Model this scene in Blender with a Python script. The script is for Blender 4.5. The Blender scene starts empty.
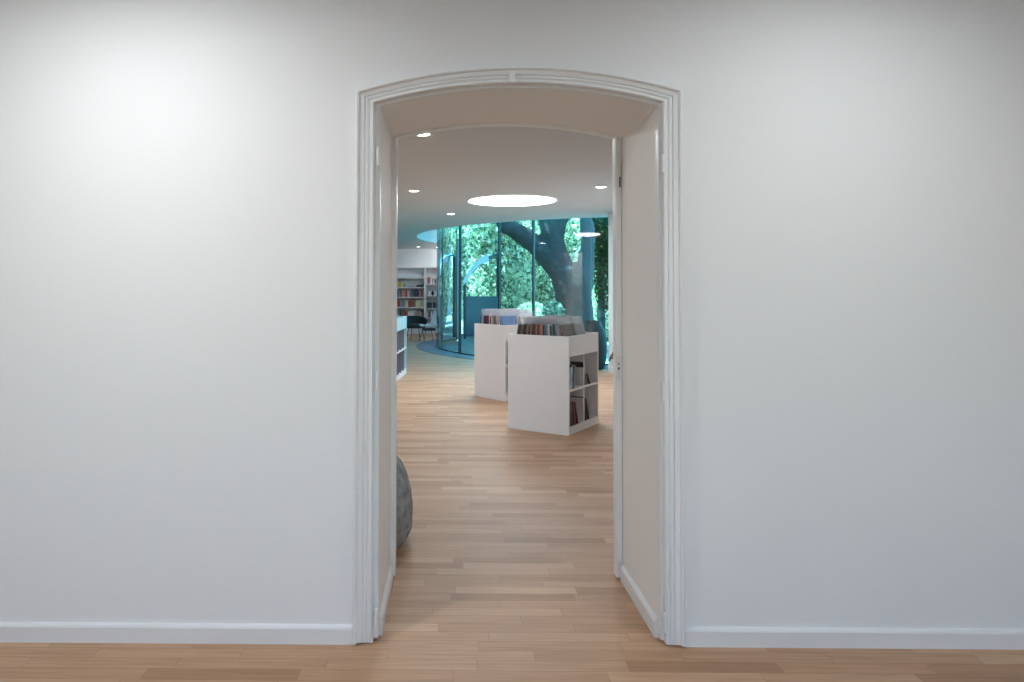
import bpy, bmesh, math, random
from mathutils import Vector, Matrix
random.seed(7)
S = bpy.context.scene
COL = S.collection
PI = math.pi
R = math.radians
EYE = 1.55

# ------------------------------------------------------------------ materials
def new_mat(name):
    m = bpy.data.materials.new(name); m.use_nodes = True
    nt = m.node_tree; b = nt.nodes['Principled BSDF']
    return m, nt, b
def plain(name, col, rough=.5, metal=0., noise=0., scale=8., bump=0., bscale=60.):
    m, nt, b = new_mat(name)
    b.inputs['Roughness'].default_value = rough
    b.inputs['Metallic'].default_value = metal
    b.inputs['Base Color'].default_value = (*col, 1)
    tc = nt.nodes.new('ShaderNodeTexCoord')
    if noise:
        n = nt.nodes.new('ShaderNodeTexNoise'); n.inputs['Scale'].default_value = scale; n.inputs['Detail'].default_value = 4
        nt.links.new(tc.outputs['Object'], n.inputs['Vector'])
        mx = nt.nodes.new('ShaderNodeMix'); mx.data_type = 'RGBA'
        mx.inputs['A'].default_value = (*[c*(1-noise) for c in col], 1)
        mx.inputs['B'].default_value = (*[min(1, c*(1+noise)) for c in col], 1)
        nt.links.new(n.outputs['Fac'], mx.inputs['Factor'])
        nt.links.new(mx.outputs['Result'], b.inputs['Base Color'])
    if bump:
        n2 = nt.nodes.new('ShaderNodeTexNoise'); n2.inputs['Scale'].default_value = bscale; n2.inputs['Detail'].default_value = 3
        nt.links.new(tc.outputs['Object'], n2.inputs['Vector'])
        bp = nt.nodes.new('ShaderNodeBump'); bp.inputs['Strength'].default_value = bump; bp.inputs['Distance'].default_value = .01
        nt.links.new(n2.outputs['Fac'], bp.inputs['Height'])
        nt.links.new(bp.outputs['Normal'], b.inputs['Normal'])
    return m
def emit(name, col, strength):
    m = bpy.data.materials.new(name); m.use_nodes = True
    nt = m.node_tree; nt.nodes.clear()
    e = nt.nodes.new('ShaderNodeEmission'); e.inputs[0].default_value = (*col, 1); e.inputs[1].default_value = strength
    o = nt.nodes.new('ShaderNodeOutputMaterial'); nt.links.new(e.outputs[0], o.inputs[0])
    return m
def glass(name, tint, ior=1.5, rough=0.):
    m = bpy.data.materials.new(name); m.use_nodes = True
    nt = m.node_tree; nt.nodes.clear()
    t = nt.nodes.new('ShaderNodeBsdfTransparent'); t.inputs[0].default_value = (*tint, 1)
    g = nt.nodes.new('ShaderNodeBsdfGlossy'); g.inputs['Roughness'].default_value = rough
    f = nt.nodes.new('ShaderNodeFresnel'); f.inputs['IOR'].default_value = ior
    mx = nt.nodes.new('ShaderNodeMixShader'); o = nt.nodes.new('ShaderNodeOutputMaterial')
    nt.links.new(f.outputs[0], mx.inputs[0]); nt.links.new(t.outputs[0], mx.inputs[1]); nt.links.new(g.outputs[0], mx.inputs[2])
    nt.links.new(mx.outputs[0], o.inputs[0])
    return m
def wood_floor():
    m, nt, b = new_mat('oak_strip_floor')
    N = nt.nodes.new; L = nt.links.new
    def math_(op, a, bv=None, c=None):
        n = N('ShaderNodeMath'); n.operation = op
        for i, v in enumerate((a, bv, c)):
            if v is None: continue
            if isinstance(v, (int, float)): n.inputs[i].default_value = v
            else: L(v, n.inputs[i])
        return n.outputs[0]
    tc = N('ShaderNodeTexCoord'); sp = N('ShaderNodeSeparateXYZ'); L(tc.outputs['Object'], sp.inputs[0])
    x, y = sp.outputs[0], sp.outputs[1]
    yr = math_('DIVIDE', y, .078); row = math_('FLOOR', yr); fy = math_('FRACT', yr)
    wn = N('ShaderNodeTexWhiteNoise'); wn.noise_dimensions = '1D'; L(row, wn.inputs['W'])
    xs = math_('ADD', math_('DIVIDE', x, .62), math_('MULTIPLY', wn.outputs['Value'], 7.3))
    colm = math_('FLOOR', xs); fx = math_('FRACT', xs)
    cv = N('ShaderNodeCombineXYZ'); L(row, cv.inputs[0]); L(colm, cv.inputs[1])
    w2 = N('ShaderNodeTexWhiteNoise'); w2.noise_dimensions = '2D'; L(cv.outputs[0], w2.inputs['Vector'])
    ramp = N('ShaderNodeValToRGB'); L(w2.outputs['Value'], ramp.inputs[0])
    cr = ramp.color_ramp
    cols = [(0, (.36, .205, .115)), (.2, (.45, .27, .16)), (.55, (.485, .298, .182)), (.85, (.515, .322, .20)), (1, (.58, .38, .24))]
    cr.elements[0].position = 0; cr.elements[0].color = (*cols[0][1], 1)
    cr.elements[1].position = 1; cr.elements[1].color = (*cols[-1][1], 1)
    for p, c in cols[1:-1]:
        e = cr.elements.new(p); e.color = (*c, 1)
    # grain
    off = N('ShaderNodeVectorMath'); off.operation = 'MULTIPLY'; L(tc.outputs['Object'], off.inputs[0]); off.inputs[1].default_value = (3, 70, 1)
    ad = N('ShaderNodeVectorMath'); ad.operation = 'ADD'; L(off.outputs[0], ad.inputs[0])
    sc = N('ShaderNodeVectorMath'); sc.operation = 'SCALE'; L(w2.outputs['Color'], sc.inputs[0]); sc.inputs['Scale'].default_value = 40
    L(sc.outputs[0], ad.inputs[1])
    gn = N('ShaderNodeTexNoise'); gn.inputs['Scale'].default_value = 1.0; gn.inputs['Detail'].default_value = 5; gn.inputs['Distortion'].default_value = .6
    L(ad.outputs[0], gn.inputs['Vector'])
    mr = N('ShaderNodeMapRange'); mr.inputs['From Min'].default_value = .3; mr.inputs['From Max'].default_value = .7
    mr.inputs['To Min'].default_value = .84; mr.inputs['To Max'].default_value = 1.1; L(gn.outputs['Fac'], mr.inputs['Value'])
    ml = N('ShaderNodeVectorMath'); ml.operation = 'SCALE'; L(ramp.outputs[0], ml.inputs[0]); L(mr.outputs[0], ml.inputs['Scale'])
    # seams between the strips
    sy = math_('MINIMUM', fy, math_('SUBTRACT', 1.0, fy)); sy = math_('LESS_THAN', sy, .018)
    sx = math_('MINIMUM', fx, math_('SUBTRACT', 1.0, fx)); sx = math_('LESS_THAN', sx, .0022)
    seam = math_('MAXIMUM', sy, sx)
    mx = N('ShaderNodeMix'); mx.data_type = 'RGBA'; L(math_('MULTIPLY', seam, .45), mx.inputs['Factor'])
    L(ml.outputs[0], mx.inputs['A']); mx.inputs['B'].default_value = (.16, .09, .05, 1)
    L(mx.outputs['Result'], b.inputs['Base Color'])
    b.inputs['Roughness'].default_value = .46
    b.inputs['Specular IOR Level'].default_value = .28
    bp = N('ShaderNodeBump'); bp.inputs['Strength'].default_value = .12; bp.inputs['Distance'].default_value = .004
    L(gn.outputs['Fac'], bp.inputs['Height']); L(bp.outputs[0], b.inputs['Normal'])
    return m
def leaf_mat(name, dark, light, trans=.55):
    m = bpy.data.materials.new(name); m.use_nodes = True
    nt = m.node_tree; nt.nodes.clear(); N = nt.nodes.new; L = nt.links.new
    g = N('ShaderNodeNewGeometry'); ramp = N('ShaderNodeValToRGB'); L(g.outputs['Random Per Island'], ramp.inputs[0])
    ramp.color_ramp.elements[0].position = .2; ramp.color_ramp.elements[1].position = .8; ramp.color_ramp.elements[0].color = (*dark, 1); ramp.color_ramp.elements[1].color = (*light, 1)
    d = N('ShaderNodeBsdfDiffuse'); t = N('ShaderNodeBsdfTranslucent'); L(ramp.outputs[0], d.inputs[0]); L(ramp.outputs[0], t.inputs[0])
    mx = N('ShaderNodeMixShader'); mx.inputs[0].default_value = trans; L(d.outputs[0], mx.inputs[1]); L(t.outputs[0], mx.inputs[2])
    o = N('ShaderNodeOutputMaterial'); L(mx.outputs[0], o.inputs[0])
    return m

M = {}
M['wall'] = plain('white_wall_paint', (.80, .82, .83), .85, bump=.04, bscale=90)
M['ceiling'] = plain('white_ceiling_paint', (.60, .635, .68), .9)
M['trim'] = plain('white_gloss_trim', (.78, .80, .81), .35)
M['reveal'] = plain('warm_white_reveal', (.83, .82, .80), .6)
M['floor'] = wood_floor()
M['unit'] = plain('white_laminate', (.74, .74, .75), .4)
M['unitblue'] = plain('pale_blue_laminate', (.36, .52, .60), .4)  # white laminate with the cool blue light put into its colour
M['unitdark'] = plain('slate_laminate', (.13, .145, .18), .5)  # shade inside the left bin's cubbies, put into the laminate colour
M['shelterblue'] = plain('blue_shelter_paint', (.05, .13, .17), .15)  # blue of a glass reflection, painted on the added garden shape
M['stone'] = plain('grey_stone_ring', (.085, .11, .135), .5, noise=.2, scale=5)
M['glass'] = glass('curved_green_glass', (.25, .77, .87), 1.65)
M['ringglass'] = glass('ring_rooflight_glass', (.25, .72, .80))
M['winglass'] = glass('clear_glass', (.95, .97, .97))
M['mullion'] = plain('black_mullion', (.012, .02, .028), .4)
M['seam'] = plain('dark_silicone', (.03, .10, .12), .4)
M['lamp'] = emit('lamp_diffuser', (1, .98, .95), 12)
M['bigLamp'] = emit('round_ceiling_diffuser', (.95, .98, 1), 5.5)
M['felt'] = plain('grey_felt', (.27, .285, .29), .95, noise=.95, scale=17, bump=.9, bscale=70)
M['vase'] = plain('dark_glazed_clay', (.014, .019, .024), .6, noise=.3, scale=6)
M['black'] = plain('black_metal', (.012, .012, .014), .4)
M['blackcloth'] = plain('black_upholstery', (.025, .026, .028), .8)
M['shell'] = plain('white_plastic_shell', (.8, .8, .8), .35)
M['oak'] = plain('brown_wood', (.22, .12, .065), .5, noise=.25, scale=20)
M['bark'] = plain('dark_bark', (.060, .058, .052), .95, noise=.35, scale=5, bump=1, bscale=14)
M['barklight'] = plain('grey_bark', (.11, .11, .105), .95, noise=.3, scale=5, bump=1, bscale=14)
M['ground'] = plain('garden_ground', (.17, .18, .17), .95, noise=.4, scale=3)
M['leafA'] = leaf_mat('leaf_bright', (.10, .22, .15), (1, .95, .72))
M['leafB'] = leaf_mat('leaf_mid', (.05, .14, .10), (.66, .68, .52))
M['leafC'] = leaf_mat('leaf_dark', (.01, .035, .01), (.05, .12, .03), .35)
M['facade'] = plain('garden_facade', (.35, .36, .36), .8)
M['plate'] = plain('painted_metal_plate', (.70, .71, .69), .4)
M['slot'] = plain('dark_slot', (.05, .05, .05), .6)
M['brass'] = plain('worn_metal', (.25, .22, .20), .4, metal=.6)
def sleeve_mat():
    m = bpy.data.materials.new('clear_plastic_sleeve'); m.use_nodes = True
    nt = m.node_tree; b = nt.nodes['Principled BSDF']
    b.inputs['Base Color'].default_value = (.62, .64, .68, 1); b.inputs['Roughness'].default_value = .25; b.inputs['Alpha'].default_value = .15
    return m
M['sleeve'] = sleeve_mat()
PAL = {
 'brown': (.10, .05, .03), 'tan': (.36, .22, .12), 'dark grey': (.04, .045, .05), 'orange': (.42, .12, .04), 'teal': (.04, .16, .18),
 'white': (.72, .72, .70), 'black': (.012, .012, .015), 'red': (.38, .035, .03), 'blue': (.05, .17, .42), 'cream': (.60, .55, .40),
 'grey': (.25, .26, .28), 'dark red': (.13, .018, .02), 'pink': (.55, .25, .24), 'navy': (.02, .035, .10), 'yellow': (.52, .38, .07), 'pale blue': (.30, .48, .62),
 'green': (.07, .16, .08), 'lilac': (.42, .38, .55), 'pale green': (.50, .58, .46)}
PM = {k: plain('cover_' + k.replace(' ', '_'), v, .45, noise=.35, scale=14) for k, v in PAL.items()}

# ------------------------------------------------------------------ mesh helpers
class MB:
    def __init__(s): s.v = []; s.f = []
    def add(s, vs, fs):
        o = len(s.v); s.v += [tuple(v) for v in vs]; s.f += [tuple(i + o for i in f) for f in fs]
        return s
    def box(s, x0, x1, y0, y1, z0, z1, mat=None):
        vs = [Vector((x, y, z)) for z in (z0, z1) for x, y in ((x0, y0), (x1, y0), (x1, y1), (x0, y1))]
        if mat: vs = [mat @ v for v in vs]
        return s.add(vs, [(0, 3, 2, 1), (4, 5, 6, 7), (0, 1, 5, 4), (1, 2, 6, 5), (2, 3, 7, 6), (3, 0, 4, 7)])
    def tube(s, pts, rad, n=10, cap=True):
        pts = [Vector(p) for p in pts]; rs = rad if isinstance(rad, (list, tuple)) else [rad]*len(pts)
        rings = []; up = Vector((0, 0, 1))
        prev = None
        for i, p in enumerate(pts):
            t = (pts[min(i+1, len(pts)-1)] - pts[max(i-1, 0)]).normalized()
            if prev is None:
                a = t.cross(up) if abs(t.z) < .95 else t.cross(Vector((0, 1, 0)))
            else: a = prev - t*prev.dot(t)
            a.normalize(); prev = a; b = t.cross(a)
            rings.append([p + rs[i]*(math.cos(2*PI*k/n)*a + math.sin(2*PI*k/n)*b) for k in range(n)])
        vs = [v for r in rings for v in r]
        fs = [(i*n+k, i*n+(k+1) % n, (i+1)*n+(k+1) % n, (i+1)*n+k) for i in range(len(pts)-1) for k in range(n)]
        if cap: fs += [tuple(range(n))[::-1], tuple((len(pts)-1)*n+k for k in range(n))]
        return s.add(vs, fs)
    def lathe(s, prof, n=32, cx=0, cy=0, cap=True):
        vs = [(cx+r*math.cos(2*PI*k/n), cy+r*math.sin(2*PI*k/n), z) for r, z in prof for k in range(n)]
        fs = [(i*n+k, i*n+(k+1) % n, (i+1)*n+(k+1) % n, (i+1)*n+k) for i in range(len(prof)-1) for k in range(n)]
        if cap: fs += [tuple(range(n))[::-1], tuple((len(prof)-1)*n+k for k in range(n))]
        return s.add(vs, fs)
    def build(s, name, mat, parent=None, bevel=0, smooth=False, loc=None, rz=0):
        me = bpy.data.meshes.new(name); me.from_pydata(s.v, [], s.f); me.validate()
        bm = bmesh.new(); bm.from_mesh(me); bmesh.ops.recalc_face_normals(bm, faces=bm.faces); bm.to_mesh(me); bm.free()
        if smooth:
            for p in me.polygons: p.use_smooth = True
        o = bpy.data.objects.new(name, me); me.materials.append(mat); COL.objects.link(o)
        if parent: o.parent = parent
        if loc: o.location = loc
        o.rotation_euler.z = rz
        if bevel:
            b = o.modifiers.new('bevel', 'BEVEL'); b.width = bevel; b.segments = 2; b.limit_method = 'ANGLE'
        return o
def tag(o, label, cat, group=None, kind=None):
    o['label'] = label; o['category'] = cat
    if group: o['group'] = group
    if kind: o['kind'] = kind
    return o
def empty(name, loc=(0, 0, 0), rz=0):
    e = bpy.data.objects.new(name, None); e.empty_display_size = .1; COL.objects.link(e)
    e.location = loc; e.rotation_euler.z = rz
    return e
def struct(o): o['kind'] = 'structure'; return o
def copy_tree(o, parent=None):
    c = o.copy(); COL.objects.link(c); c.parent = parent
    for ch in list(o.children): copy_tree(ch, c)
    return c

# ------------------------------------------------------------------ camera
yaw, pitch, roll = R(.5), R(1.3), R(.15)
fwd = Vector((-math.sin(yaw)*math.cos(pitch), math.cos(yaw)*math.cos(pitch), math.sin(pitch)))
right = Vector((math.cos(yaw), math.sin(yaw), 0)); up = right.cross(fwd)
right, up = math.cos(roll)*right + math.sin(roll)*up, -math.sin(roll)*right + math.cos(roll)*up
cd = bpy.data.cameras.new('camera'); cam = bpy.data.objects.new('camera', cd); COL.objects.link(cam)
cam.matrix_world = Matrix(((right.x, up.x, -fwd.x, 0), (right.y, up.y, -fwd.y, 0), (right.z, up.z, -fwd.z, EYE), (0, 0, 0, 1)))
cd.sensor_width = 36; cd.lens = 683/1024*36; cd.shift_x = .0683; cd.shift_y = -.0664
cd.clip_end = 300
S.camera = cam

# ------------------------------------------------------------------ room shell
WF, WB = 3.02, 3.75            # faces of the thick wall with the arched doorway
XL, XR = -.305, .937           # reveal
CX = .316
RA, ZAP = 2.40, 2.452          # arch radius, apex height of the soffit
ZC = ZAP - RA
def arcz(x, r=RA): return ZC + math.sqrt(r*r - (x-CX)**2)
def arch_wall(y0, y1, x0, x1, ztop, xl, xr, rad):
    """wall slab with an arched opening"""
    n = 24
    out = [(x0, 0), (xl, 0), ]
    arc = [(xl + (xr-xl)*i/n, arcz(xl + (xr-xl)*i/n, rad)) for i in range(n+1)]
    mb = MB()
    def quad2(a, b, c, d):   # prism from a quad in xz
        vs = [(p[0], y, p[1]) for y in (y0, y1) for p in (a, b, c, d)]
        mb.add(vs, [(0, 1, 2, 3), (7, 6, 5, 4), (0, 4, 5, 1), (1, 5, 6, 2), (2, 6, 7, 3), (3, 7, 4, 0)])
    quad2((x0, 0), (xl, 0), (xl, ztop), (x0, ztop))
    quad2((xr, 0), (x1, 0), (x1, ztop), (xr, ztop))
    for i in range(n): quad2(arc[i], arc[i+1], (arc[i+1][0], ztop), (arc[i][0], ztop))
    return mb
# the wall body sits 2 cm behind the reveal lining
struct(arch_wall(WF, WB, -4, 5, 3.4, XL-.02, XR+.02, RA+.02).build('wall_front', M['wall']))
# lining of the deep reveal (warm paint): one shell of jambs and soffit
def lining(y0, y1, xl, xr, rad, th):
    n = 32; mb = MB()
    inner = [(xl, 0)] + [(xl+(xr-xl)*i/n, arcz(xl+(xr-xl)*i/n, rad)) for i in range(n+1)] + [(xr, 0)]
    outer = [(xl-th, 0)] + [(xl-th+(xr-xl+2*th)*i/n, arcz(xl-th+(xr-xl+2*th)*i/n, rad+th)) for i in range(n+1)] + [(xr+th, 0)]
    m = len(inner)
    vs = [(p[0], y, p[1]) for y in (y0, y1) for p in inner + outer]
    fs = []
    for i in range(m-1):
        fs += [(i, i+1, m+i+1, m+i), (2*m+i, 3*m+i, 3*m+i+1, 2*m+i+1), (i, 2*m+i, 2*m+i+1, i+1), (m+i, m+i+1, 3*m+i+1, 3*m+i)]
    for i in (0, m-1): fs.append((i, m+i, 3*m+i, 2*m+i))
    return mb.add(vs, fs)
rev = struct(lining(WF+.055, WB-.062, XL, XR, RA, .02).build('trim_1', M['reveal']))
# mouldings swept round the arch
def swept(profile, y_face, sign, xl, xr, rad, z0=0.012, ws=1.0):
    """profile = [(outward offset, protrusion)] closed; follows jamb-arch-jamb"""
    n = 36; rings = []
    for w, p in profile:
        a, b, r = xl-w, xr+w, rad+w*ws
        path = [(a, z0)] + [(a+(b-a)*i/n, arcz(a+(b-a)*i/n, r)) for i in range(n+1)] + [(b, z0)]
        rings.append([(x, y_face+sign*p, z) for x, z in path])
    m = len(rings[0]); k = len(rings); mb = MB()
    vs = [v for r in rings for v in r]
    fs = [(j*m+i, j*m+i+1, ((j+1) % k)*m+i+1, ((j+1) % k)*m+i) for j in range(k) for i in range(m-1)]
    fs += [tuple(j*m for j in range(k)), tuple(j*m+m-1 for j in range(k))[::-1]]
    return mb.add(vs, fs)
cas = struct(empty('door_1', (CX, WF, 0)))
def dpart(mb, name, mat, bevel=0, smooth=False, parent=None):
    o = mb.build(name, mat, bevel=bevel, smooth=smooth)
    for v in o.data.vertices: v.co -= Vector((CX, WF, 0))
    o.parent = cas
    return o
prof = [(0, -.03), (0, .014), (.004, .018), (.014, .018), (.017, .012), (.020, .012), (.023, .017), (.030, .020), (.034, .020), (.036, .013), (.040, .013),
        (.043, .020), (.055, .024), (.062, .026), (.066, .034), (.072, .037), (.078, .034), (.082, .024), (.082, 0)]
dpart(swept(prof, WF, -1, XL-.024, XR+.010, RA+.009, ws=.84), 'architrave', M['trim'])
# stop bead behind the rebate
dpart(swept([(-.0, 0), (-.0, .045), (.045, .045), (.045, 0)], WF+.06, -1, XL+.002, XR-.002, RA-.004), 'door_stop', M['trim'], bevel=.003)
# rear frame on the far side of the wall
dpart(swept([(0, 0), (0, .060), (.006, .066), (.030, .066), (.034, .06), (.034, 0)], WB, -1, XL+.026, XR-.034, RA-.008, ws=.8), 'rear_frame', M['trim'])
dpart(swept([(0, 0), (0, .035), (.085, .035), (.085, 0)], WB, 1, XL+.02, XR-.02, RA+.014), 'rear_architrave', M['trim'], bevel=.006)
for (x, z) in ((XL-.004, 2.13), (XL-.004, 1.145), (XL-.004, .12), (XR+.006, 2.10), (XR+.006, 1.10), (XR+.006, .105)):
    h = MB(); h.lathe([(.004, -.04), (.0075, -.037), (.0075, -.001), (.0065, 0), (.0075, .001), (.0075, .037), (.004, .042)], 12, x, WF-.022)
    h.v = [(a, b, c+z) for a, b, c in h.v]
    h.box(x-.004 if x < 0 else x, x if x < 0 else x+.004, WF-.02, WF+.01, z-.035, z+.035)
    dpart(h, 'hinge', M['trim'], smooth=False)
c = MB().box(CX-.048, CX-.022, WF-.035, WF-.012, ZAP+.008, ZAP+.055); c.box(CX-.044, CX-.026, WF-.042, WF-.03, ZAP+.002, ZAP+.016)
dpart(c, 'bolt_keep', M['trim'], bevel=.003)
pl = MB().box(XR-.032, XR-.010, WB-.070, WB-.0665, 1.06, 1.19)
dpart(pl, 'strike_plate', M['plate'], bevel=.001)
sl = MB().box(XR-.025, XR-.016, WB-.0715, WB-.0695, 1.118, 1.130); sl.box(XR-.025, XR-.018, WB-.0715, WB-.0695, 1.145, 1.152)
dpart(sl, 'keyhole', M['slot'])
sl = MB().box(XR-.014, XR-.008, WB-.0715, WB-.066, 2.10, 2.155); dpart(sl, 'hinge_slot', M['slot'])
sl = MB().box(XR-.030, XR-.012, WB-.0715, WB-.066, .05, .10); dpart(sl, 'foot_hinge', M['plate'], bevel=.002)
# little baseboards inside the reveal
for nm, a, b in (('baseboard_reveal_left', XL, XL+.014), ('baseboard_reveal_right', XR-.016, XR)):
    mb = MB(); s = 1 if a == XL else -1; f = a if s == 1 else b
    y0, y1 = WF+.062, WB-.07
    prof2 = [(0, 0), (.016, 0), (.016, .068), (.010, .077), (.004, .085), (0, .085)]
    vs = [(f+s*p, y, z) for y in (y0, y1) for p, z in prof2]
    k = len(prof2)
    mb.add(vs, [(i, (i+1) % k, k+(i+1) % k, k+i) for i in range(k)] + [tuple(range(k)), tuple(range(k, 2*k))[::-1]])
    struct(mb.build(nm, M['trim']))
# baseboards of the near room
def baseboard(nm, x0, x1):
    pr = [(0, 0), (.018, 0), (.018, .066), (.014, .075), (.006, .080), (0, .080)]; k = len(pr)
    vs = [(x, WF-p, z) for x in (x0, x1) for p, z in pr]
    struct(MB().add(vs, [(i, (i+1) % k, k+(i+1) % k, k+i) for i in range(k)] + [tuple(range(k)), tuple(range(k, 2*k))[::-1]]).build(nm, M['trim']))
baseboard('baseboard_left', -4, XL-.093); baseboard('baseboard_right', XR+.095, 5)
# near room
NZ = 3.0
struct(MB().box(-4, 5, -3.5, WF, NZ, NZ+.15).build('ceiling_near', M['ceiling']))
struct(MB().box(-4.15, -4, -3.5, WB, 0, 3.4).build('wall_left', M['wall']))
struct(MB().box(5, 5.15, -3.5, WB, 0, 3.4).build('wall_right', M['wall']))
rw = MB(); wins = ((-3.0, -1.2), (-.4, 1.4), (2.2, 4.0))
xs = [-4.15] + [v for w in wins for v in w] + [5.15]
for i in range(0, len(xs), 2): rw.box(xs[i], xs[i+1], -3.7, -3.5, 0, 3.15)
for a, b in wins: rw.box(a, b, -3.7, -3.5, 0, .8); rw.box(a, b, -3.7, -3.5, 2.6, 3.15)
struct(rw.build('wall_rear', M['wall']))
for i, (a, b) in enumerate(wins):  # unseen rear windows, added to let in ambient light
    w = struct(empty('window_%d' % (i+1), ((a+b)/2, -3.6, .8)))
    f = MB()
    hw = (b-a)/2
    for q in ((-hw, -hw+.06, 0, 1.8), (hw-.06, hw, 0, 1.8), (-.03, .03, 0, 1.8), (-hw, hw, 0, .06), (-hw, hw, 1.74, 1.8)): f.box(q[0], q[1], -.04, .04, q[2], q[3])
    f.build('window_frame', M['trim'], w)
    MB().box(-hw+.05, hw-.05, -.004, .004, .05, 1.75).build('window_pane', M['winglass'], w)

# far room: plan outline with the curved bite of the garden
GX, GY, RG, RO = 4.65, 18.6, 4.95, 5.5
YB = 24.15                         # far wall
A0 = -84.0; A1 = -208.0           # arc of the glass wall (degrees), front right round the left to the back
def arc(r, a0=A0, a1=A1, n=72):
    return [(GX + r*math.cos(R(a0+(a1-a0)*i/n)), GY + r*math.sin(R(a0+(a1-a0)*i/n))) for i in range(n+1)]
def plate(outline, z0, z1):
    bm = bmesh.new()
    vs = [bm.verts.new((x, y, z0)) for x, y in outline]
    es = [bm.edges.new((vs[i], vs[(i+1) % len(vs)])) for i in range(len(vs))]
    bmesh.ops.triangle_fill(bm, edges=es, use_beauty=True)
    g = bmesh.ops.extrude_face_region(bm, geom=list(bm.faces))
    bmesh.ops.translate(bm, vec=(0, 0, z1-z0), verts=[e for e in g['geom'] if isinstance(e, bmesh.types.BMVert)])
    bmesh.ops.recalc_face_normals(bm, faces=bm.faces)
    return bm
def bm_obj(bm, name, mat, parent=None):
    me = bpy.data.meshes.new(name); bm.to_mesh(me); bm.free(); me.materials.append(mat)
    o = bpy.data.objects.new(name, me); COL.objects.link(o); o.parent = parent; return o
xe = GX + RG*math.cos(R(A1))
fl = [(-6.2, -3.7), (5.2, -3.7), (5.2, arc(RG)[0][1])] + arc(RG) + [(xe, YB+.3), (-6.2, YB+.3)]
struct(bm_obj(plate(fl, -.12, 0), 'floor', M['floor']))
FZ = 2.95
ao = arc(RO)
cl = [(-6.2, WB), (5.2, WB), (5.2, ao[0][1])] + ao + [(ao[-1][0], YB+.3), (-6.2, YB+.3)]
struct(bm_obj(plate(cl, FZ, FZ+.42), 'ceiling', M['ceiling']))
# stone ring in the floor, glazed ring in the roof
def ring(r0, r1, z0, z1):
    a, b = arc(r0), arc(r1); n = len(a)
    vs = [(x, y, z) for z in (z0, z1) for x, y in a+b]
    fs = []
    for i in range(n-1):
        fs += [(i, i+1, n+i+1, n+i), (2*n+i, 3*n+i, 3*n+i+1, 2*n+i+1), (i, 2*n+i, 2*n+i+1, i+1), (n+i, n+i+1, 3*n+i+1, 3*n+i)]
    for i in (0, n-1): fs.append((i, n+i, 3*n+i, 2*n+i))
    return MB().add(vs, fs)
struct(ring(RG+.03, RO, 0.0005, .008).build('floor_ring', M['stone']))
struct(ring(RG-.05, RO+.05, FZ+.42, FZ+.45).build('window_10', M['ringglass']))
struct(ring(RG-.03, RG+.03, 0.0, .035).build('trim_2', M['mullion']))
# curved glass panels with mullions
edges = [-84, -95.5, -110.5, -124.9, -135.2, -151.85, -166, -180, -194, -208]
dark = {-124.9, -135.2, -151.85}
for i in range(len(edges)-1):
    a, b = edges[i], edges[i+1]; n = 12
    w = struct(empty('window_%d' % (i+11), (GX, GY, 0)))
    mb = MB(); pts = [(r*math.cos(R(a+(b-a)*k/n)), r*math.sin(R(a+(b-a)*k/n))) for r in (RG-.008, RG+.008) for k in range(n+1)]
    # outer skin only needs one surface: a thin pane drawn as one tinted sheet
    m_ = n+1
    vs = [(x, y, z) for z in (.03, FZ+.42) for x, y in pts[m_:]]
    mb.add(vs, [(k, k+1, m_+k+1, m_+k) for k in range(n)])
    mb.build('glass_pane', M['glass'], w, smooth=True)
    rr = .021 if b in dark else .006
    x, y = RG*math.cos(R(b)), RG*math.sin(R(b))
    MB().box(-.03 if b in dark else -.01, .03 if b in dark else .01, -rr, rr, .03, FZ+.42, Matrix.Translation((x, y, 0)) @ Matrix.Rotation(R(b), 4, 'Z')).build('mullion', M['mullion'] if b in dark else M['seam'], w)
# far room walls
struct(MB().box(-6.2, xe, YB, YB+.3, 0, FZ).build('wall_far', M['wall']))
struct(MB().box(-6.2, -6, WB, YB, 0, FZ).build('wall_far_left', M['wall']))
struct(MB().box(xe-.1, xe+.05, arc(RG)[-1][1]+.02, YB, 0, FZ).build('wall_garden', M['wall']))
struct(MB().box(3.02, 5.2, WB, 12.88, 0, FZ).build('wall_far_right', M['wall']))
struct(MB().box(4.9, 5.2, 12.88, 13.7, 0, FZ+.42).build('wall_end', M['wall']))
struct(MB().box(3.004, 3.02, WB, 12.88, 0, .12).build('baseboard_far_right', M['trim'], bevel=.004))
struct(MB().box(3.02, 3.3, 12.88, 12.896, 0, .12).build('baseboard_end', M['trim']))

# ------------------------------------------------------------------ lamps
def area(name, loc, size, power, col=(1, 1, 1), rot=(0, 0, 0), sy=None, spread=None):
    l = bpy.data.lights.new(name, 'AREA'); l.energy = power; l.color = col
    l.shape = 'DISK' if sy is None else 'RECTANGLE'; l.size = size
    if sy: l.size_y = sy
    if spread: l.spread = spread
    o = bpy.data.objects.new(name, l); COL.objects.link(o); o.location = loc; o.rotation_euler = rot
    return o
def downlight(x, y, z, label, power, col=(.86, .94, 1), group='recessed ceiling spotlights'):
    e = empty('ceiling_downlight', (x, y, z)); tag(e, label, 'ceiling light', group)
    MB().lathe([(.068, -.002), (.085, -.006), (.092, -.004), (.092, 0), (.068, 0)], 28, cap=False).build('trim_ring', M['trim'], e, smooth=True)
    MB().lathe([(.0, -.0015), (.068, -.0015)], 28, cap=False).build('diffuser', M['lamp'], e)
    if power: area('downlight_beam', (x, y, z-.012), .13, power, col)
    return e
downlight(-.235, 6.17, FZ, 'recessed round ceiling spotlight nearest the doorway, cut by the arch', 26)
downlight(-.492, 9.79, FZ, 'recessed round ceiling spotlight at left, second from the doorway', 24)
downlight(.053, 12.81, FZ, 'recessed round ceiling spotlight left of the big round skylight, near the glass', 16)
downlight(2.10, 9.38, FZ, 'recessed round ceiling spotlight to the right of the big round skylight', 24)
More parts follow.
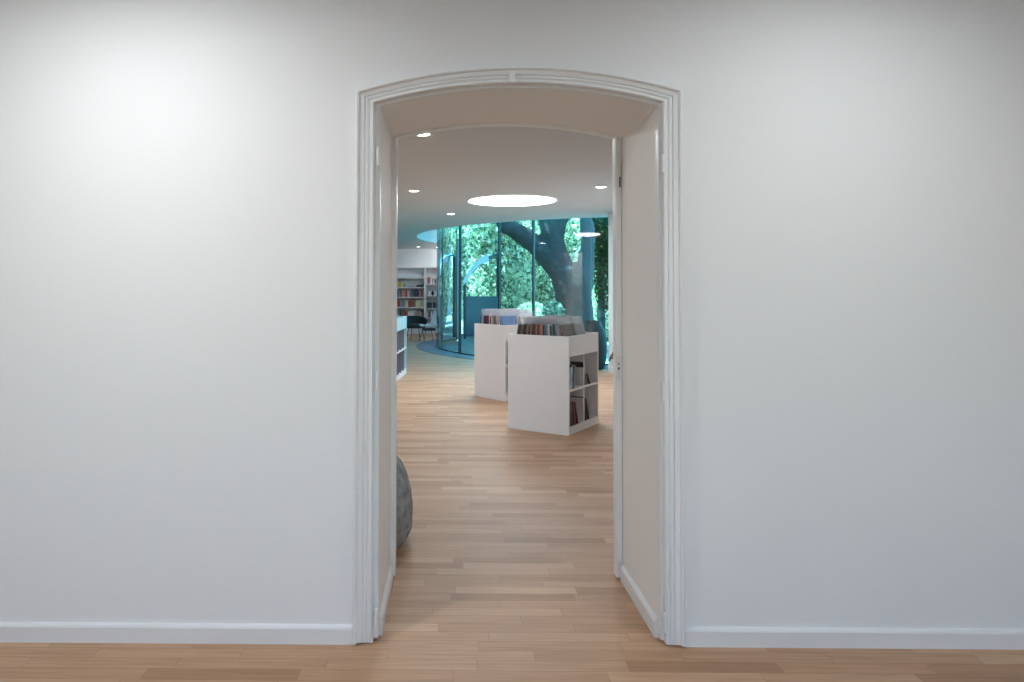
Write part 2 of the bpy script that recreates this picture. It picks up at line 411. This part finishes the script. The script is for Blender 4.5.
downlight(-1.0, 22.9, FZ, 'tiny recessed ceiling spotlight in front of the far bookcase', 3)
downlight(-.33, 22.9, FZ, 'tiny recessed ceiling spotlight seen at the edge of the curved glass', 2)
sk = empty('ceiling_skylight', (1.019, 10.89, FZ)); tag(sk, 'large round glowing skylight in the ceiling above the record bins', 'skylight')
MB().lathe([(.70, -.001), (.72, -.006), (.735, -.004), (.735, 0)], 64, cap=False).build('rim', M['trim'], sk, smooth=True)
MB().lathe([(.0, -.0015), (.70, -.0015)], 64, cap=False).build('diffuser', M['bigLamp'], sk)
area('skylight_beam', (1.019, 10.89, FZ-.012), 1.38, 80, (.84, .93, 1))
v = MB().lathe([(.09, -.012), (.105, -.008), (.105, 0)], 24); o = v.build('ceiling_detector', M['plate'], smooth=False); o.location = (-.26, 14.58, FZ)
tag(o, 'small flat grey disc on the ceiling just before the curved glass', 'detector')

# near-room spots wash the wall and throw the jamb shadows through the doorway
area('near_spot_left', (-1.35, 1.96, NZ-.02), .28, 30, (.97, .99, 1))
area('near_spot_right', (1.66, 1.96, NZ-.02), .24, 18, (.94, .98, 1))
for i, (a, b) in enumerate(wins):  # added fill lights just inside the unseen rear windows
    area('near_window_daylight', ((a+b)/2, -3.45, 1.7), 1.7, (178, 122, 96)[i], (.92, .97, 1), (-PI/2, 0, 0), sy=1.7)
# added fill lights brightening the far room, unseen left of the view
for x, y, pw in ((-3.2, 6.5, 22), (-3.2, 11, 18), (-3.2, 16, 5), (-3.2, 20.5, 2)):
    area('hall_lamp', (x, y, FZ-.03), .6, pw, (.84, .93, 1))

# ------------------------------------------------------------------ record bins
def media_bin(name, x, y, rz, w, d, h, ncol, label, group=None, body='unit', inner='unit'):
    """origin at local (0,0); plain side faces -y, open cubbies face +x"""
    e = empty(name, (x, y, 0), rz); tag(e, label, 'record bin', group)
    t = .022; zt = .83; zm0, zm1 = .455, .478; zb = .085
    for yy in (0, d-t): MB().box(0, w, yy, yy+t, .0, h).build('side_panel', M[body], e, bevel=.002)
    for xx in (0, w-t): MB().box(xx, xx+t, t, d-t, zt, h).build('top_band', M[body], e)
    MB().box(t, w-t, t, d-t, zt, zt+.02).build('tray_floor', M['unit'], e)
    MB().box(.01, w-.002, t, d-t, 0, zb).build('plinth', M['unit'], e)
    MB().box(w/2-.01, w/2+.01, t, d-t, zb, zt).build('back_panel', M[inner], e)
    MB().box(w/2+.01, w-.002, t, d-t, zm0, zm1).build('shelf', M['unit'], e); MB().box(.002, w/2-.01, t, d-t, zm0, zm1).build('shelf', M['unit'], e)
    for k in range(1, ncol):
        yy = d*k/ncol
        for z0, z1 in ((zb, zm0), (zm1, zt)):
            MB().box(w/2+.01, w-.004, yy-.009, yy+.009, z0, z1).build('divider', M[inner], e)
    return e
B1A = math.atan2(-.40, .607); B2A = math.atan2(-.489, .392)
W, D, H = .727, .80, 1.045
def to_world(origin, ang, x, y, z=0):
    c_, s_ = math.cos(ang), math.sin(ang)
    return Vector((origin[0]+c_*x-s_*y, origin[1]+s_*x+c_*y, z))
def left_origin(corner, ang, w): return (corner[0]-math.cos(ang)*w, corner[1]-math.sin(ang)*w)
o1 = left_origin((1.278, 7.243), B1A, W)
W2 = .64
o2 = left_origin((.785, 9.437), B2A, W2)
media_bin('record_bin', *o1, B1A, W, .85, H, 2, 'nearest white record bin with open cubbies facing right')
media_bin('record_bin', *o2, B2A, W2, D, H, 2, 'white record bin standing behind the nearest one, left of it')
A3 = R(-4.4); D3 = 1.6
f3 = Vector((-.755, 12.55)); yv = Vector((-math.sin(A3), math.cos(A3))); xv = Vector((math.cos(A3), math.sin(A3)))
o3 = f3 - yv*D3 - xv*.6
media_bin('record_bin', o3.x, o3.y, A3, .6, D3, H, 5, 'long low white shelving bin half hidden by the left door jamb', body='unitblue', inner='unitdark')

def record(origin, ang, x, y, z, lean, colour, label, group, w=.27, h=.27, t=.010, sleeve=True, sh=.36, cat='record', name='record', turn=0):
    e = empty(name, to_world(origin, ang, x, y, z)); e.rotation_euler = (0, 0, 0)
    e.matrix_world = Matrix.Translation(to_world(origin, ang, x, y, z)) @ Matrix.Rotation(ang+turn, 4, 'Z') @ Matrix.Rotation(lean, 4, 'Y')
    tag(e, label, cat, group)
    MB().box(-t/2, t/2, 0, w, 0.001, h).build('cover', PM[colour], e)
    if sleeve: MB().box(-t/2-.0015, t/2+.0015, .004, w+.006, 0, sh).build('plastic_sleeve', M['sleeve'], e)
    return e
TZ = .86
def fill(origin, ang, w, rows, colours, what, pitch=.0255, lean0=9, lean1=-11, sh=.36):
    for ri, (y0, nm) in enumerate(rows):
        n = int((w-.08)/pitch)
        for i in range(n):
            f = i/(n-1); col = colours[ri][i % len(colours[ri])]
            x = .055 + f*(w-.125)
            lean = R(lean0 + (lean1-lean0)*f**1.3)
            x -= math.sin(lean)*.0
            side = 'left end' if f < .34 else ('middle' if f < .67 else 'right end')
            record(origin, ang, x, y0, TZ + random.uniform(0, .004), lean, col,
                   '%s record in clear sleeve, %s of the %s row in %s' % (col, side, nm, what),
                   '%s records at the %s of the %s row in %s' % (col, side, nm, what), h=.30+random.uniform(-.012, .012), sh=sh+.015+random.uniform(-.008, .008), t=random.choice((.008, .011, .014)))
fill(o1, B1A, W, ((.06, 'front'), (.43, 'rear')),
     (['brown', 'dark grey', 'tan', 'dark grey', 'black', 'tan', 'brown', 'grey', 'dark red', 'brown', 'tan', 'dark grey', 'orange', 'pink', 'black', 'teal', 'grey', 'white', 'dark grey', 'teal', 'black', 'grey', 'lilac', 'grey'],
      ['grey', 'brown', 'black', 'teal', 'grey', 'tan', 'dark grey', 'black', 'grey', 'lilac', 'white', 'brown', 'black', 'grey', 'dark grey', 'navy', 'black', 'dark grey', 'orange', 'orange', 'pale green', 'cream', 'pale green', 'pale green']),
     'the nearest bin')
fill(o2, B2A, W2, ((.06, 'front'), (.43, 'rear')),
     (['navy', 'lilac', 'yellow', 'navy', 'black', 'navy', 'dark red', 'red', 'white', 'black', 'white', 'pink', 'grey', 'green', 'grey', 'cream', 'pink', 'white', 'blue', 'pale blue', 'blue', 'blue', 'blue'],
      ['lilac', 'white', 'pale blue', 'white', 'white', 'pink', 'grey', 'white', 'white', 'lilac', 'black', 'white', 'navy', 'white', 'pale blue', 'pink', 'white', 'white', 'white', 'cream', 'white', 'white', 'grey']),
     'the bin behind', sh=.375, lean0=4, lean1=-12)
q = MB().box(0, .012, 0, .36, 0, .26).build('index_board', M['unit']); q.location = to_world(o2, B2A, .023, .20, .852); q.rotation_euler = (0, 0, B2A); tag(q, 'plain white board standing at the left end of the bin behind', 'board')
# stock in the open cubbies of the nearest bin
def cubby(origin, ang, w, y, z, lean, colour, label, t=.02, h=.28, dd=.15, name='book', cat='book', inset=.006):
    e = empty(name); tag(e, label, cat)
    e.matrix_world = Matrix.Translation(to_world(origin, ang, w-inset-dd, y, z)) @ Matrix.Rotation(ang, 4, 'Z') @ Matrix.Rotation(lean, 4, 'X')
    MB().box(0, dd, -t/2, t/2, .0, h).build('cover', PM[colour], e, bevel=.002)
    MB().box(.004, dd-.004, -t/2+.002, t/2-.002, .003, h+.0015).build('pages', PM['cream'], e)
    return e
z1, z2 = .480, .087
cb = cubby(o1, B1A, W, .075, z1, R(-4), 'pale blue', 'pale blue binder with black top in the upper left cubby', t=.055, h=.25, dd=.11, name='binder', cat='binder')
MB().box(-.001, .111, -.029, .029, .235, .262).build('binder_cap', PM['black'], cb)
cubby(o1, B1A, W, .150, z1, R(-10), 'grey', 'slim grey booklet leaning beside the binder in the upper left cubby', t=.016, h=.25)
cubby(o1, B1A, W, .475, z1, R(14), 'dark grey', 'dark grey magazine leaning in the upper right cubby', t=.018, h=.27)
cubby(o1, B1A, W, .535, z1, R(24), 'grey', 'thin grey booklet leaning in the upper right cubby', t=.012, h=.25)
cubby(o1, B1A, W, .62, z1, R(38), 'dark red', 'small dark red booklet slumped in the upper right cubby', t=.012, h=.16)
cubby(o1, B1A, W, .05, z2, R(0), 'dark grey', 'dark grey book upright at the left of the lower left cubby', t=.03, h=.27)
cubby(o1, B1A, W, .115, z2, R(8), 'brown', 'brown book leaning in the lower left cubby', t=.03, h=.27)
cubby(o1, B1A, W, .195, z2, R(14), 'dark red', 'dark red book leaning in the lower left cubby', t=.03, h=.27)
cubby(o1, B1A, W, .265, z2, R(18), 'dark red', 'red-brown book leaning rightmost in the lower left cubby', t=.018, h=.26)
cubby(o1, B1A, W, .445, z2, R(4), 'brown', 'brown book standing at the left of the lower right cubby', t=.022, h=.27)
cubby(o1, B1A, W, .50, z2, R(12), 'dark red', 'dark red booklet leaning in the lower right cubby', t=.018, h=.27)
cubby(o1, B1A, W, .58, z2, R(20), 'dark grey', 'dark grey magazine leaning rightmost in the lower right cubby', t=.012, h=.26)
# on the left bin
for k, (col, hh, yy) in enumerate((('pale blue', .34, .42), ('pale blue', .34, .52), ('black', .30, .68), ('navy', .31, .76), ('pale blue', .33, .92), ('pale blue', .34, 1.02))):
    record((o3.x, o3.y), A3, .50, yy, TZ, R(0), col, ('%s folder standing in the left bin, ' % col) + ('nearest the jamb', 'second from the jamb', 'in the gap at its middle', 'beside the black one', 'just past the dark ones', 'farthest from the jamb')[k], 'folders in the left bin',
           w=.30, h=hh, t=.02, sleeve=False, cat='folder', name='folder', turn=PI/2)

# ------------------------------------------------------------------ grey pouf, dark vase
def blob(name, a, b, hgt, mat, loc, seed, amp=.05, p=2.3, flat=.03):
    bm = bmesh.new(); bmesh.ops.create_icosphere(bm, subdivisions=5, radius=1)
    from mathutils import noise as nz
    for v in bm.verts:
        n = v.co.normalized()
        q = Vector((n.x*a, n.y*b, n.z*hgt*.62))
        k = 1 + amp*(nz.noise(n*1.3+Vector((seed, 0, 0)))) + amp*.25*nz.noise(n*5+Vector((0, seed, 0)))
        q.x *= k; q.y *= k; q.z *= k
        q.z += hgt*.36; q.z = max(q.z, 0)
        v.co = q
    zmin = min(v.co.z for v in bm.verts)
    for v in bm.verts: v.co.z -= zmin
    for f in bm.faces: f.smooth = True
    o = bm_obj(bm, name, mat); o.location = loc
    return o
o = blob('stone_pouf', .46, .42, .65, M['felt'], (-.665, 4.28, 0), 3.1, amp=.12)
tag(o, 'mottled grey boulder-shaped pouf on the floor behind the left jamb', 'pouf')
vz = MB().lathe([(.17, 0), (.215, .02), (.25, .18), (.27, .40), (.26, .60), (.22, .76), (.16, .86), (.135, .90), (.15, .93), (.13, .93), (.115, .90), (.0, .88)], 40, cap=False)
vz.add([(.17*math.cos(2*PI*k/24), .17*math.sin(2*PI*k/24), 0) for k in range(24)], [tuple(range(24))])
o = vz.build('floor_vase', M['vase'], smooth=True, loc=(2.79, 13.2, .008)); tag(o, 'tall dark rounded floor vase beside the pale wall, behind the nearest bin', 'vase')
# slanting wooden pull handle on the wall
e = empty('wooden_rail', (3.02, 12.4, .36)); tag(e, 'short slanting brown wooden bar low on the pale wall right of the dark vase', 'handle')
MB().tube([(-.045, -.24, .125), (-.045, .24, -.125)], .022, 12).build('grip', M['oak'], e, smooth=True)
for s in (-1, 1): MB().tube([(0, s*.15, -s*.078), (-.045, s*.15, -s*.078)], .012, 8).build('bracket', M['black'], e)

# ------------------------------------------------------------------ bookcase on the far wall
BY = YB - .001
def bookcase(x0, x1, zs, top, label, group):
    e = empty('bookcase', (x0, BY, 0)); tag(e, label, 'bookcase', group)
    w = x1-x0; dp = .32; t = .035
    MB().box(0, w, -.02, 0, 0, top).build('back_panel', M['unit'], e)
    for xx in (0, w-t): MB().box(xx, xx+t, -dp, -.02, 0, top).build('side_panel', M['unit'], e)
    for z in zs: MB().box(t, w-t, -dp, -.02, z-.028, z).build('shelf', M['unit'], e)
    MB().box(0, w, -dp, 0, top, top+.03).build('top_panel', M['unit'], e)
    return e
SZ = [.54, .90, 1.25, 1.59, 1.93]
bookcase(-1.85, -.80, SZ, 2.27, 'far white bookcase at left, filled with coloured books', 'bookcases on the far wall')
bookcase(-.79, .28, [.54, .86, 1.30, 1.71], 2.27, 'far white bookcase at right, partly behind the curved glass', 'bookcases on the far wall')
def book(x, z, w, h, col, label, group, lean=0, dd=.2):
    e = MB().box(0, w, -.26, -.26+dd, 0, h).build('book', PM[col]); e.location = (x, BY, z+.001); e.rotation_euler = (0, R(lean), 0)
    tag(e, label, 'book', group); return e
shelf_names = {.54: 'lowest visible', .90: 'second lowest', 1.25: 'middle', 1.59: 'upper'}
rowcols = {
 .54: ['grey', 'dark grey', 'green', 'red', 'orange', 'white', 'white', 'cream', 'grey', 'tan', 'grey', 'brown'],
 .90: ['red', 'red', 'grey', 'teal', 'grey', 'cream', 'red', 'dark red', 'red', 'green', 'cream', 'pale green', 'cream', 'tan', 'cream'],
 1.25: ['dark grey', 'grey', 'brown', 'pink', 'pink', 'red', 'white', 'pink', 'teal', 'teal', 'black', 'navy', 'black', 'pink', 'red', 'grey']}
for z, cols in rowcols.items():
    x = -1.80; i = 0
    while x < -.88:
        w = random.uniform(.028, .055); col = cols[min(len(cols)-1, int((x+1.80)/.95*len(cols)))]
        if random.random() < .93:
            book(x, z, w*.93, random.uniform(.20, .27), col, '%s book on the %s shelf of the left far bookcase' % (col, shelf_names[z]), '%s books on the %s shelf, left far bookcase' % (col, shelf_names[z]))
        x += w; i += 1
x = -1.80
for col, w, h in (('yellow', .04, .17), ('yellow', .05, .18), ('tan', .045, .16), ('yellow', .05, .17), ('cream', .05, .15), ('grey', .05, .13)):
    book(x, 1.59, w*.95, h, col, '%s book on the upper shelf of the left far bookcase' % col, '%s books on the upper shelf, left far bookcase' % col); x += w
for k, (xx, w, h, col, lab) in enumerate(((-1.42, .26, .03, 'grey', 'flat grey book lying on the upper shelf of the left far bookcase'), (-1.12, .25, .05, 'black', 'flat black book lying at the right of the upper shelf, left far bookcase'), (-1.08, .2, .035, 'dark grey', 'dark grey book lying on top of the flat black one, upper shelf'))):
    o = book(xx, 1.59 if k < 2 else 1.642, w, h, col, lab, None)
for z, nm, seq in ((1.71, 'top', [('pink', .23), ('dark grey', .22), ('pink', .24), ('white', .2), ('grey', .19), ('cream', .2), ('black', .18)]),
                   (.86, 'lower', [('black', .2), ('dark grey', .21), ('black', .2), ('dark grey', .19), ('grey', .2), ('black', .21), ('dark grey', .2), ('teal', .2), ('black', .21), ('grey', .19)]),
                   (.54, 'lowest', [('white', .2), ('grey', .2), ('black', .18), ('white', .2), ('pale blue', .2), ('grey', .18)])):
    x = -.74
    for col, h in seq:
        book(x, z, .042, h, col, '%s book on the %s shelf of the right far bookcase' % (col, nm), '%s books on the %s shelf, right far bookcase' % (col, nm)); x += .045
# three ornaments on the right bookcase
for (x, h, r, lab, m_) in ((-.66, .17, .05, 'small white rounded vase on the right far bookcase, left one', 'shell'), (-.54, .20, .045, 'small black bottle vase on the right far bookcase, between white ones', 'black'), (-.44, .22, .05, 'small white tapered vase by the glass edge on the right far bookcase', 'shell')):
    o = MB().lathe([(r*.6, 0), (r, h*.3), (r*.9, h*.5), (r*.35, h*.8), (r*.4, h)], 20).build('small_vase', M[m_], smooth=True, loc=(x, BY-.16, 1.301)); tag(o, lab, 'vase', 'ornaments on the right far bookcase')
# white low bench in front of the bookcases
e = empty('white_bench', (-1.9, 23.45, 0)); tag(e, 'long low white bench in front of the far bookcases', 'bench')
MB().box(.0, 2.1, -.02, .30, .30, .36).build('seat', M['unit'], e, bevel=.01); MB().box(.04, 2.06, .0, .28, .0, .30).build('base', M['unit'], e)
MB().box(1.05, 1.48, -.004, .0, .10, .20).build('air_slot', M['slot'], e)

# chairs
e = empty('lounge_chair', (-.98, 20.6, 0), R(20)); tag(e, 'black upholstered low armchair on thin legs by the far bookcase', 'chair')
def tub(n=20, r=.33, z0=.40, z1=.72, th=.05):
    mb = MB(); vs = []; fs = []
    for k in range(n+1):
        a = R(-25 + 230*k/n); zz = z0+.20+(z1-z0-.20)*math.sin(PI*k/n)
        for rr, z in ((r-th, z0), (r, z0), (r+.03, zz), (r-th+.03, zz)): vs.append((rr*math.cos(a), rr*math.sin(a), z))
    for k in range(n):
        for j in range(4): fs.append((k*4+j, k*4+(j+1) % 4, (k+1)*4+(j+1) % 4, (k+1)*4+j))
    fs += [(0, 1, 2, 3), tuple(n*4+j for j in range(4))]
    return mb.add(vs, fs)
tub().build('backrest', M['blackcloth'], e, bevel=.012)
MB().lathe([(.28, .36), (.31, .38), (.31, .45), (.27, .48)], 28).build('seat', M['blackcloth'], e, smooth=False)
for a in (45, 135, 225, 315):
    c_, s_ = math.cos(R(a)), math.sin(R(a))
    MB().tube([(.22*c_, .22*s_, .37), (.31*c_, .31*s_, 0)], .011, 8).build('leg', M['black'], e)
e = empty('shell_chair', (-.56, 19.9, 0), R(-68)); tag(e, 'white shell chair with thin dark legs beside the curved glass', 'chair')
mb = MB(); vs = []; fs = []; nu, nv = 14, 12
for j in range(nv+1):
    t = j/nv
    for i in range(nu+1):
        s = (i/nu-.5)*2
        if t < .5: y, z, hw = -.22+.42*(t/.5), .45-.02*math.sin(PI*t/.5), .22
        else:
            q = (t-.5)/.5; y, z, hw = .20+.10*q, .45+.44*q, .22-.07*q*q
        vs.append((s*hw, y - (.07*s*s if t > .5 else 0), z + .05*s*s*(1 if t < .5 else .3)))
for j in range(nv):
    for i in range(nu): fs.append((j*(nu+1)+i, j*(nu+1)+i+1, (j+1)*(nu+1)+i+1, (j+1)*(nu+1)+i))
o = mb.add(vs, fs).build('shell', M['shell'], e, smooth=True); sm = o.modifiers.new('thick', 'SOLIDIFY'); sm.thickness = .012
for sx in (-1, 1):
    for sy in (-1, 1): MB().tube([(sx*.12, sy*.12, .42), (sx*.21, sy*.22, 0)], .009, 8).build('leg', M['black'], e)

# ------------------------------------------------------------------ garden
struct(bm_obj(plate([(-30, 24.6), (xe+.1, 24.6), (xe+.1, 21.3)] + arc(RG-.04)[::-1] + [(5.0, 13.7), (30, 13.7), (30, 60), (-30, 60)], -.14, -.06), 'garden_ground', M['ground']))
def tree_mesh(name, chains, mat, parent=None, vox=.045):
    mb = MB()
    for pts, rs in chains: mb.tube(pts, rs, 14)
    o = mb.build(name, mat, parent, smooth=True)
    r = o.modifiers.new('remesh', 'REMESH'); r.mode = 'VOXEL'; r.voxel_size = vox; r.use_smooth_shade = True
    t = bpy.data.textures.new(name+'_rough', 'CLOUDS'); t.noise_scale = .25
    dmod = o.modifiers.new('disp', 'DISPLACE'); dmod.texture = t; dmod.strength = .09
    return o
def leaves(name, blobs, n, size, mat, parent=None, shell=.35):
    vs = []; fs = []
    tot = sum(b[3]*b[4]*b[5] for b in blobs)
    for (bx, by, bz, rx, ry, rz) in blobs:
        k = int(n*rx*ry*rz/tot)
        for _ in range(k):
            d = Vector((random.gauss(0, 1), random.gauss(0, 1), random.gauss(0, 1))).normalized()
            rr = 1 - shell*random.random()**1.5*1.6
            c = Vector((bx+d.x*rx*rr, by+d.y*ry*rr, bz+d.z*rz*rr))
            if c.z < 0: continue
            a = Vector((random.gauss(0, 1), random.gauss(0, 1), random.gauss(0, 1))).normalized()
            b = a.cross(Vector((random.gauss(0, 1), random.gauss(0, 1), random.gauss(0, 1)))).normalized()
            s = size*random.uniform(.6, 1.3); o = len(vs)
            vs += [c-a*s*.6, c+b*s*.28, c+a*s*.6, c-b*s*.28]; fs.append((o, o+1, o+2, o+3))
    mb = MB(); mb.v = [tuple(v) for v in vs]; mb.f = fs
    me = bpy.data.meshes.new(name); me.from_pydata(mb.v, [], mb.f); me.materials.append(mat)
    o = bpy.data.objects.new(name, me); COL.objects.link(o); o.parent = parent
    return o
# big forked tree
k = 18/683
def P(px, py, Y=18.0): return ((px-448)/683*Y*1.0, Y, EYE + (288.5-py)/683*Y)
def rad(wpx, Y=18.0): return wpx/2/683*Y
e = empty('old_tree', (0, 0, 0)); tag(e, 'massive dark forked tree trunk behind the curved glass', 'tree')
ch = [([P(577, 362), P(576, 335), P(575, 305), P(571, 285), P(563, 268)], [rad(52), rad(38), rad(35), rad(36), rad(30)]),
      ([P(566, 278), P(552, 262), P(538, 247), P(524, 236), P(508, 226, 17.8), P(490, 205, 17.5), P(470, 170, 17.2)], [rad(26), rad(22), rad(19), rad(19), rad(17), rad(14), rad(9)]),
      ([P(564, 275), P(557, 255), P(551, 235), P(545, 210), P(540, 170), P(536, 120)], [rad(26), rad(23), rad(20), rad(17), rad(14), rad(9)]),
      ([P(562, 262), P(557, 245), P(561, 225), P(574, 195, 18.4), P(588, 150, 18.8)], [rad(14), rad(12), rad(10), rad(9), rad(6)])]
OLD = e
tree_mesh('trunk', ch, M['bark'], e)
o = tree_mesh('grey_limb', [([P(579, 300), P(583, 280), P(586, 260), P(588, 240), P(586, 215), P(590, 170), P(600, 120)], [rad(24), rad(21), rad(16), rad(14), rad(13), rad(10), rad(7)])], M['barklight'], e); o['label'] = 'paler grey limb'
def foliage_tree(name, x, y, blobs, n, size, mat, label, h, group='garden trees behind the curved glass', cat='tree'):
    e = empty(name, (x, y, -.06)); tag(e, label, cat, group)
    tree_mesh('trunk', [([(0, 0, 0), (.05, .05, h*.45), (-.08, .1, h*.8)], [.13, .10, .05])], M['bark'], e, vox=.05)
    leaves('foliage', [(bx, by, bz+.06, rx, ry, rz) for bx, by, bz, rx, ry, rz in blobs], n, size, mat, e)
    return e
leaves('crown', [(3.3, 18.3, 7.4, 3.4, 3.2, 2.6), (1.1, 17.5, 6.2, 1.8, 1.8, 1.3), (5.3, 19.1, 6.3, 2, 2, 1.5)], 9000, .2, M['leafC'], OLD)  # unseen leaves added overhead to shade the trunk
foliage_tree('garden_tree', 1.9, 24.5, [(0, 0, 2.2, 1.2, 1.1, 2.1), (-.5, .2, 4.2, 1.3, 1.2, 1.6)], 7000, .18, M['leafA'], 'bright leafy tree between the second and third dark mullions', 4)
foliage_tree('garden_tree', 3.5, 26.2, [(0, 0, 1.8, 1.5, 1.2, 1.9), (.4, 0, 4.2, 1.4, 1.2, 1.6)], 7000, .18, M['leafA'], 'bright leafy tree directly left of the dark trunk', 4)
foliage_tree('garden_tree', .9, 27.6, [(0, 0, 2.4, 1.3, 1.2, 2.2), (-.2, 0, 5, 1.5, 1.3, 1.6)], 6000, .2, M['leafB'], 'mid green tree at the left mullion of the curved glass', 4.5)
foliage_tree('garden_tree', 5.6, 24.5, [(0, 0, 1.5, 1.3, 1.1, 1.7), (.2, .2, 4.0, 1.3, 1.1, 1.5)], 6000, .18, M['leafA'], 'bright leafy tree to the right of the dark trunk', 4)
foliage_tree('ivy_trunk', 4.28, 19.2, [(0, 0, 3.6, .42, .4, 1.5), (.1, 0, 1.9, .30, .3, 1.0)], 5000, .1, M['leafC'], 'dark ivy-covered stem at the right edge of the glass', 4.5)
foliage_tree('garden_tree', 2.9, 30.5, [(0, 0, 3.2, 2.2, 1.4, 3.0), (-1.4, .4, 5.6, 1.8, 1.4, 1.6)], 9000, .17, M['leafB'], 'mid green tree farthest away behind the bright ones', 5)
foliage_tree('garden_tree', 6.2, 29.5, [(0, 0, 3.2, 2.0, 1.4, 3.0)], 7000, .17, M['leafB'], 'mid green tree far behind at the right of the garden', 5)
for (x, y, rx, rz, n, m_, lab) in ((2.55, 20.9, .62, .62, 3500, 'leafA', 'low bright bush in the garden left of the trunk foot'), 
                              (4.95, 21.3, .7, .85, 3000, 'leafA', 'low bright bush at the trunk foot, right side'), (2.72, 17.6, .30, .36, 1500, 'leafA', 'small rounded bright shrub touching the trunk at left')):
    z0 = -.06 if lab[0] == 'l' else .55
    e = empty('garden_bush', (x, y, -.06)); tag(e, lab, 'bush', 'bushes in the garden')
    tree_mesh('stem', [([(0, 0, 0), (0, 0, .3+max(z0, 0)+rz*.6)], [.04, .02])], M['bark'], e, vox=.02)
    leaves('foliage', [(0, 0, z0+rz+.02, rx, rx*.8, rz)], n, .10, M[m_], e)
# added curved blue shape standing in for a reflection in the left glass
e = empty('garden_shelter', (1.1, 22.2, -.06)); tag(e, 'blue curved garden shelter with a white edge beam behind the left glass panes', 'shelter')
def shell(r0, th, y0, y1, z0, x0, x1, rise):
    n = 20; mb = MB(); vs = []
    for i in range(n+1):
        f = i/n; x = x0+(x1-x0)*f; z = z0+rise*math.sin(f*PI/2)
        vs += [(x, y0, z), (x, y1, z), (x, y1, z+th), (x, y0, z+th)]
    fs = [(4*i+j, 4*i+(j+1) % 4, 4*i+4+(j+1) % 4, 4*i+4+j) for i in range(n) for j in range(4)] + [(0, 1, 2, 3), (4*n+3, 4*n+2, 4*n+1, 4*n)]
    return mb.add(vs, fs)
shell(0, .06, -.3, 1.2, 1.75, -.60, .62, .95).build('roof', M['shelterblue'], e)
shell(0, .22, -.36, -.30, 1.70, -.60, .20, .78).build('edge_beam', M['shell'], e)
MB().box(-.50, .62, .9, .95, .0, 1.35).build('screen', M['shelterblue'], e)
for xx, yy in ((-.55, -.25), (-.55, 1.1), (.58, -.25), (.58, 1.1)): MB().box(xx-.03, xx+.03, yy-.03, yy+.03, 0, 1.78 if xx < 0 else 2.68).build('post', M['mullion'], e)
struct(MB().box(-3, 16, 36, 36.4, -.1, 5.0).build('garden_wall', M['facade']))

# ------------------------------------------------------------------ sky and sun
w = bpy.data.worlds.new('sky'); S.world = w; w.use_nodes = True
nt = w.node_tree; bg = nt.nodes['Background']
sky = nt.nodes.new('ShaderNodeTexSky'); sky.sky_type = 'HOSEK_WILKIE' if False else 'NISHITA'
sky.sun_disc = False; sky.sun_elevation = R(60); sky.sun_rotation = R(-40); sky.altitude = 100; sky.dust_density = 2
nt.links.new(sky.outputs[0], bg.inputs[0]); bg.inputs[1].default_value = 1.3
sl_ = bpy.data.lights.new('sun', 'SUN'); sl_.energy = 44; sl_.angle = R(1); sl_.color = (1, .96, .88)
so = bpy.data.objects.new('sun', sl_); COL.objects.link(so)
so.rotation_euler = Vector((.62, -.10, -1.2)).to_track_quat('-Z', 'Y').to_euler()

vs_ = S.view_settings; vs_.view_transform = 'Standard'; vs_.look = 'None'; vs_.gamma = 1; vs_.use_curve_mapping = False; vs_.exposure = 0
S.cycles.use_denoising = True
S.cycles.max_bounces = 12; S.cycles.diffuse_bounces = 6; S.cycles.transparent_max_bounces = 24; S.cycles.caustics_reflective = False; S.cycles.caustics_refractive = False
S.cycles.sample_clamp_indirect = 6
